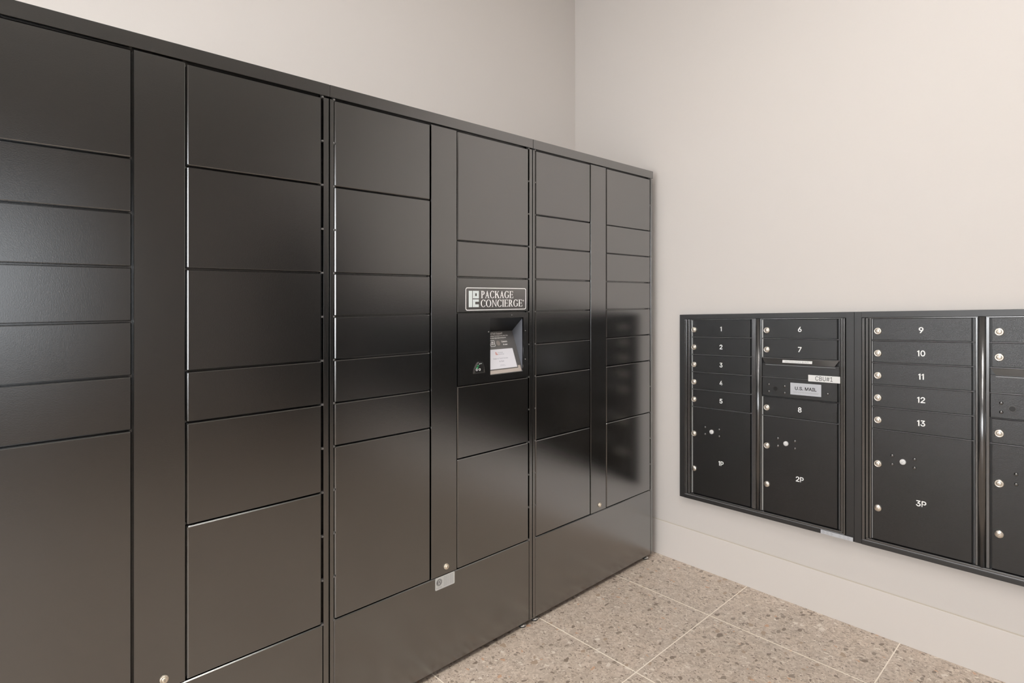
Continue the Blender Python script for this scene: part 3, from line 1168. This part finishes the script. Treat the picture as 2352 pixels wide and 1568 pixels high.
    prism(bm, FM, circle(c[0] + 0.060, zc, 0.0088), DF - 0.0002, DF + 0.0002, 1)
    link('lock_hole', bm, ['rivet', 'black'], ap)
    for da, dz in ((0.031, 0.0165), (0.031, -0.0140), (0.099, 0.0140), (0.099, -0.0150), (0.2725, -0.0040)):
        bm = bmesh.new()
        rivets(bm, [(c[0] + da, zc + dz)])
        link('rivet', bm, 'rivet', ap)
    if stickers:
        bm = bmesh.new()
        prism(bm, FM, rrect(0.5385, 0.6625, 0.8990, 0.9490, 0.001), DF, DF + 0.0006, 0)
        text(bm, FM, 'U.S. MAIL', 0.6010, 0.9265, 0.0135, DF + 0.0006, width=0.0860, mi=1, bold=0.035, thick=0.0003)
        box(bm, FM, 0.5480, 0.6540, 0.9115, 0.9123, DF + 0.0006, DF + 0.0008, mi=2)
        text(bm, FM, 'APPROVED BY THE POSTMASTER GENERAL', 0.6010, 0.9085, 0.0030, DF + 0.0006, width=0.100, mi=2, thick=0.0002)
        link('mail_label', bm, ['silver_label', 'ink', 'ink_grey'], ap, label='silver label reading U.S. MAIL')
        bm = bmesh.new()
        prism(bm, FM, rrect(0.6125, 0.7355, 0.9605, 0.9875, 0.001), DF + 0.0034, DF + 0.0040, 0)
        text(bm, FM, 'CBU#1', 0.6740, 0.9745, 0.0180, DF + 0.0040, width=0.0670, mi=1, thick=0.0003, bold=0)
        link('unit_label', bm, ['label', 'ink'], sp, label='white label reading CBU#1')
        bm = bmesh.new()
        FH = lambda a, z, dd: FM(a, zt + (z_lip - zt) * z, DF + (0.002 - DF) * z + dd)
        box(bm, FH, 0.506, 0.628, 0.22, 0.72, 0.0002, 0.0007)
        b3 = bm
        text(b3, FH, 'OUTGOING MAIL', 0.567, 0.48, -0.30, 0.0007, width=0.100, mi=1, thick=0.0002)
        link('slot_label', bm, ['label', 'ink_grey'], hd, label='narrow white label on the slot hood')
        bm = bmesh.new()
        prism(bm, FM, rrect(0.6630, 0.7835, 0.3415, 0.3570, 0.0008), 0.0030, 0.0042, 0)
        for q in range(7):
            aa = 0.669 + q * 0.0155
            if q == 3:
                continue
            for rr in range(3):
                box(bm, FM, aa, aa + 0.008 + 0.003 * ((q + rr) % 2), 0.3535 - rr * 0.004, 0.3545 - rr * 0.004, 0.0042, 0.0044, mi=1)
        link('maker_label', bm, ['silver_label', 'ink_grey'], t, label='narrow silver sticker on the bottom trim')
    return t


mailbox_unit('black wall mailbox unit numbered 1 to 8, nearest the corner, with the CBU#1 label',
             0.0064, 0.0330, (0.0708, 0.3717), (0.3880, 0.4075), (0.4152, 0.7330), 0.7565, 0.7867,
             ['1', '2', '3', '4', '5', '6', '7', '8'], ['1P', '2P'], (0.0840, 0.4380), (0.2219, 0.5770), stickers=True)
mailbox_unit('black textured mailbox unit numbered 9 to 13, cut by the right edge of the view',
             0.7871, 0.8133, (0.8467, 1.1691), (1.1760, 1.1985), (1.2080, 1.5250), 1.5480, 1.5755,
             ['9', '10', '11', '12', '13', '14', '15', '16'], ['3P', '4P'], (0.8690, 1.2340), (1.0093, 1.3700))
mailbox_unit('unseen black mailbox unit added past the right edge for a dark reflection in the lockers',  # out of view, added for its reflection in the lockers
             1.5759, 1.6025, (1.6403, 1.9412), (1.9575, 1.9770), (1.9847, 2.3025), 2.3260, 2.3562,
             ['17', '18', '19', '20', '21', '22', '23', '24'], ['5P', '6P'], (1.6535, 2.0075), (1.7914, 2.1465))

mailbox_unit('unseen black mailbox unit added at the end of the bank to darken reflections in middle lockers',  # added beyond the view to keep the middle reflections dark
             2.3570, 2.3836, (2.4214, 2.7223), (2.7386, 2.7581), (2.7658, 3.0836), 3.1071, 3.1373,
             ['25', '26', '27', '28', '29', '30', '31', '32'], ['7P', '8P'], (2.4346, 2.7886), (2.5725, 2.9276))

for o in bpy.data.objects:
    if '_o' in o:
        del o['_o']
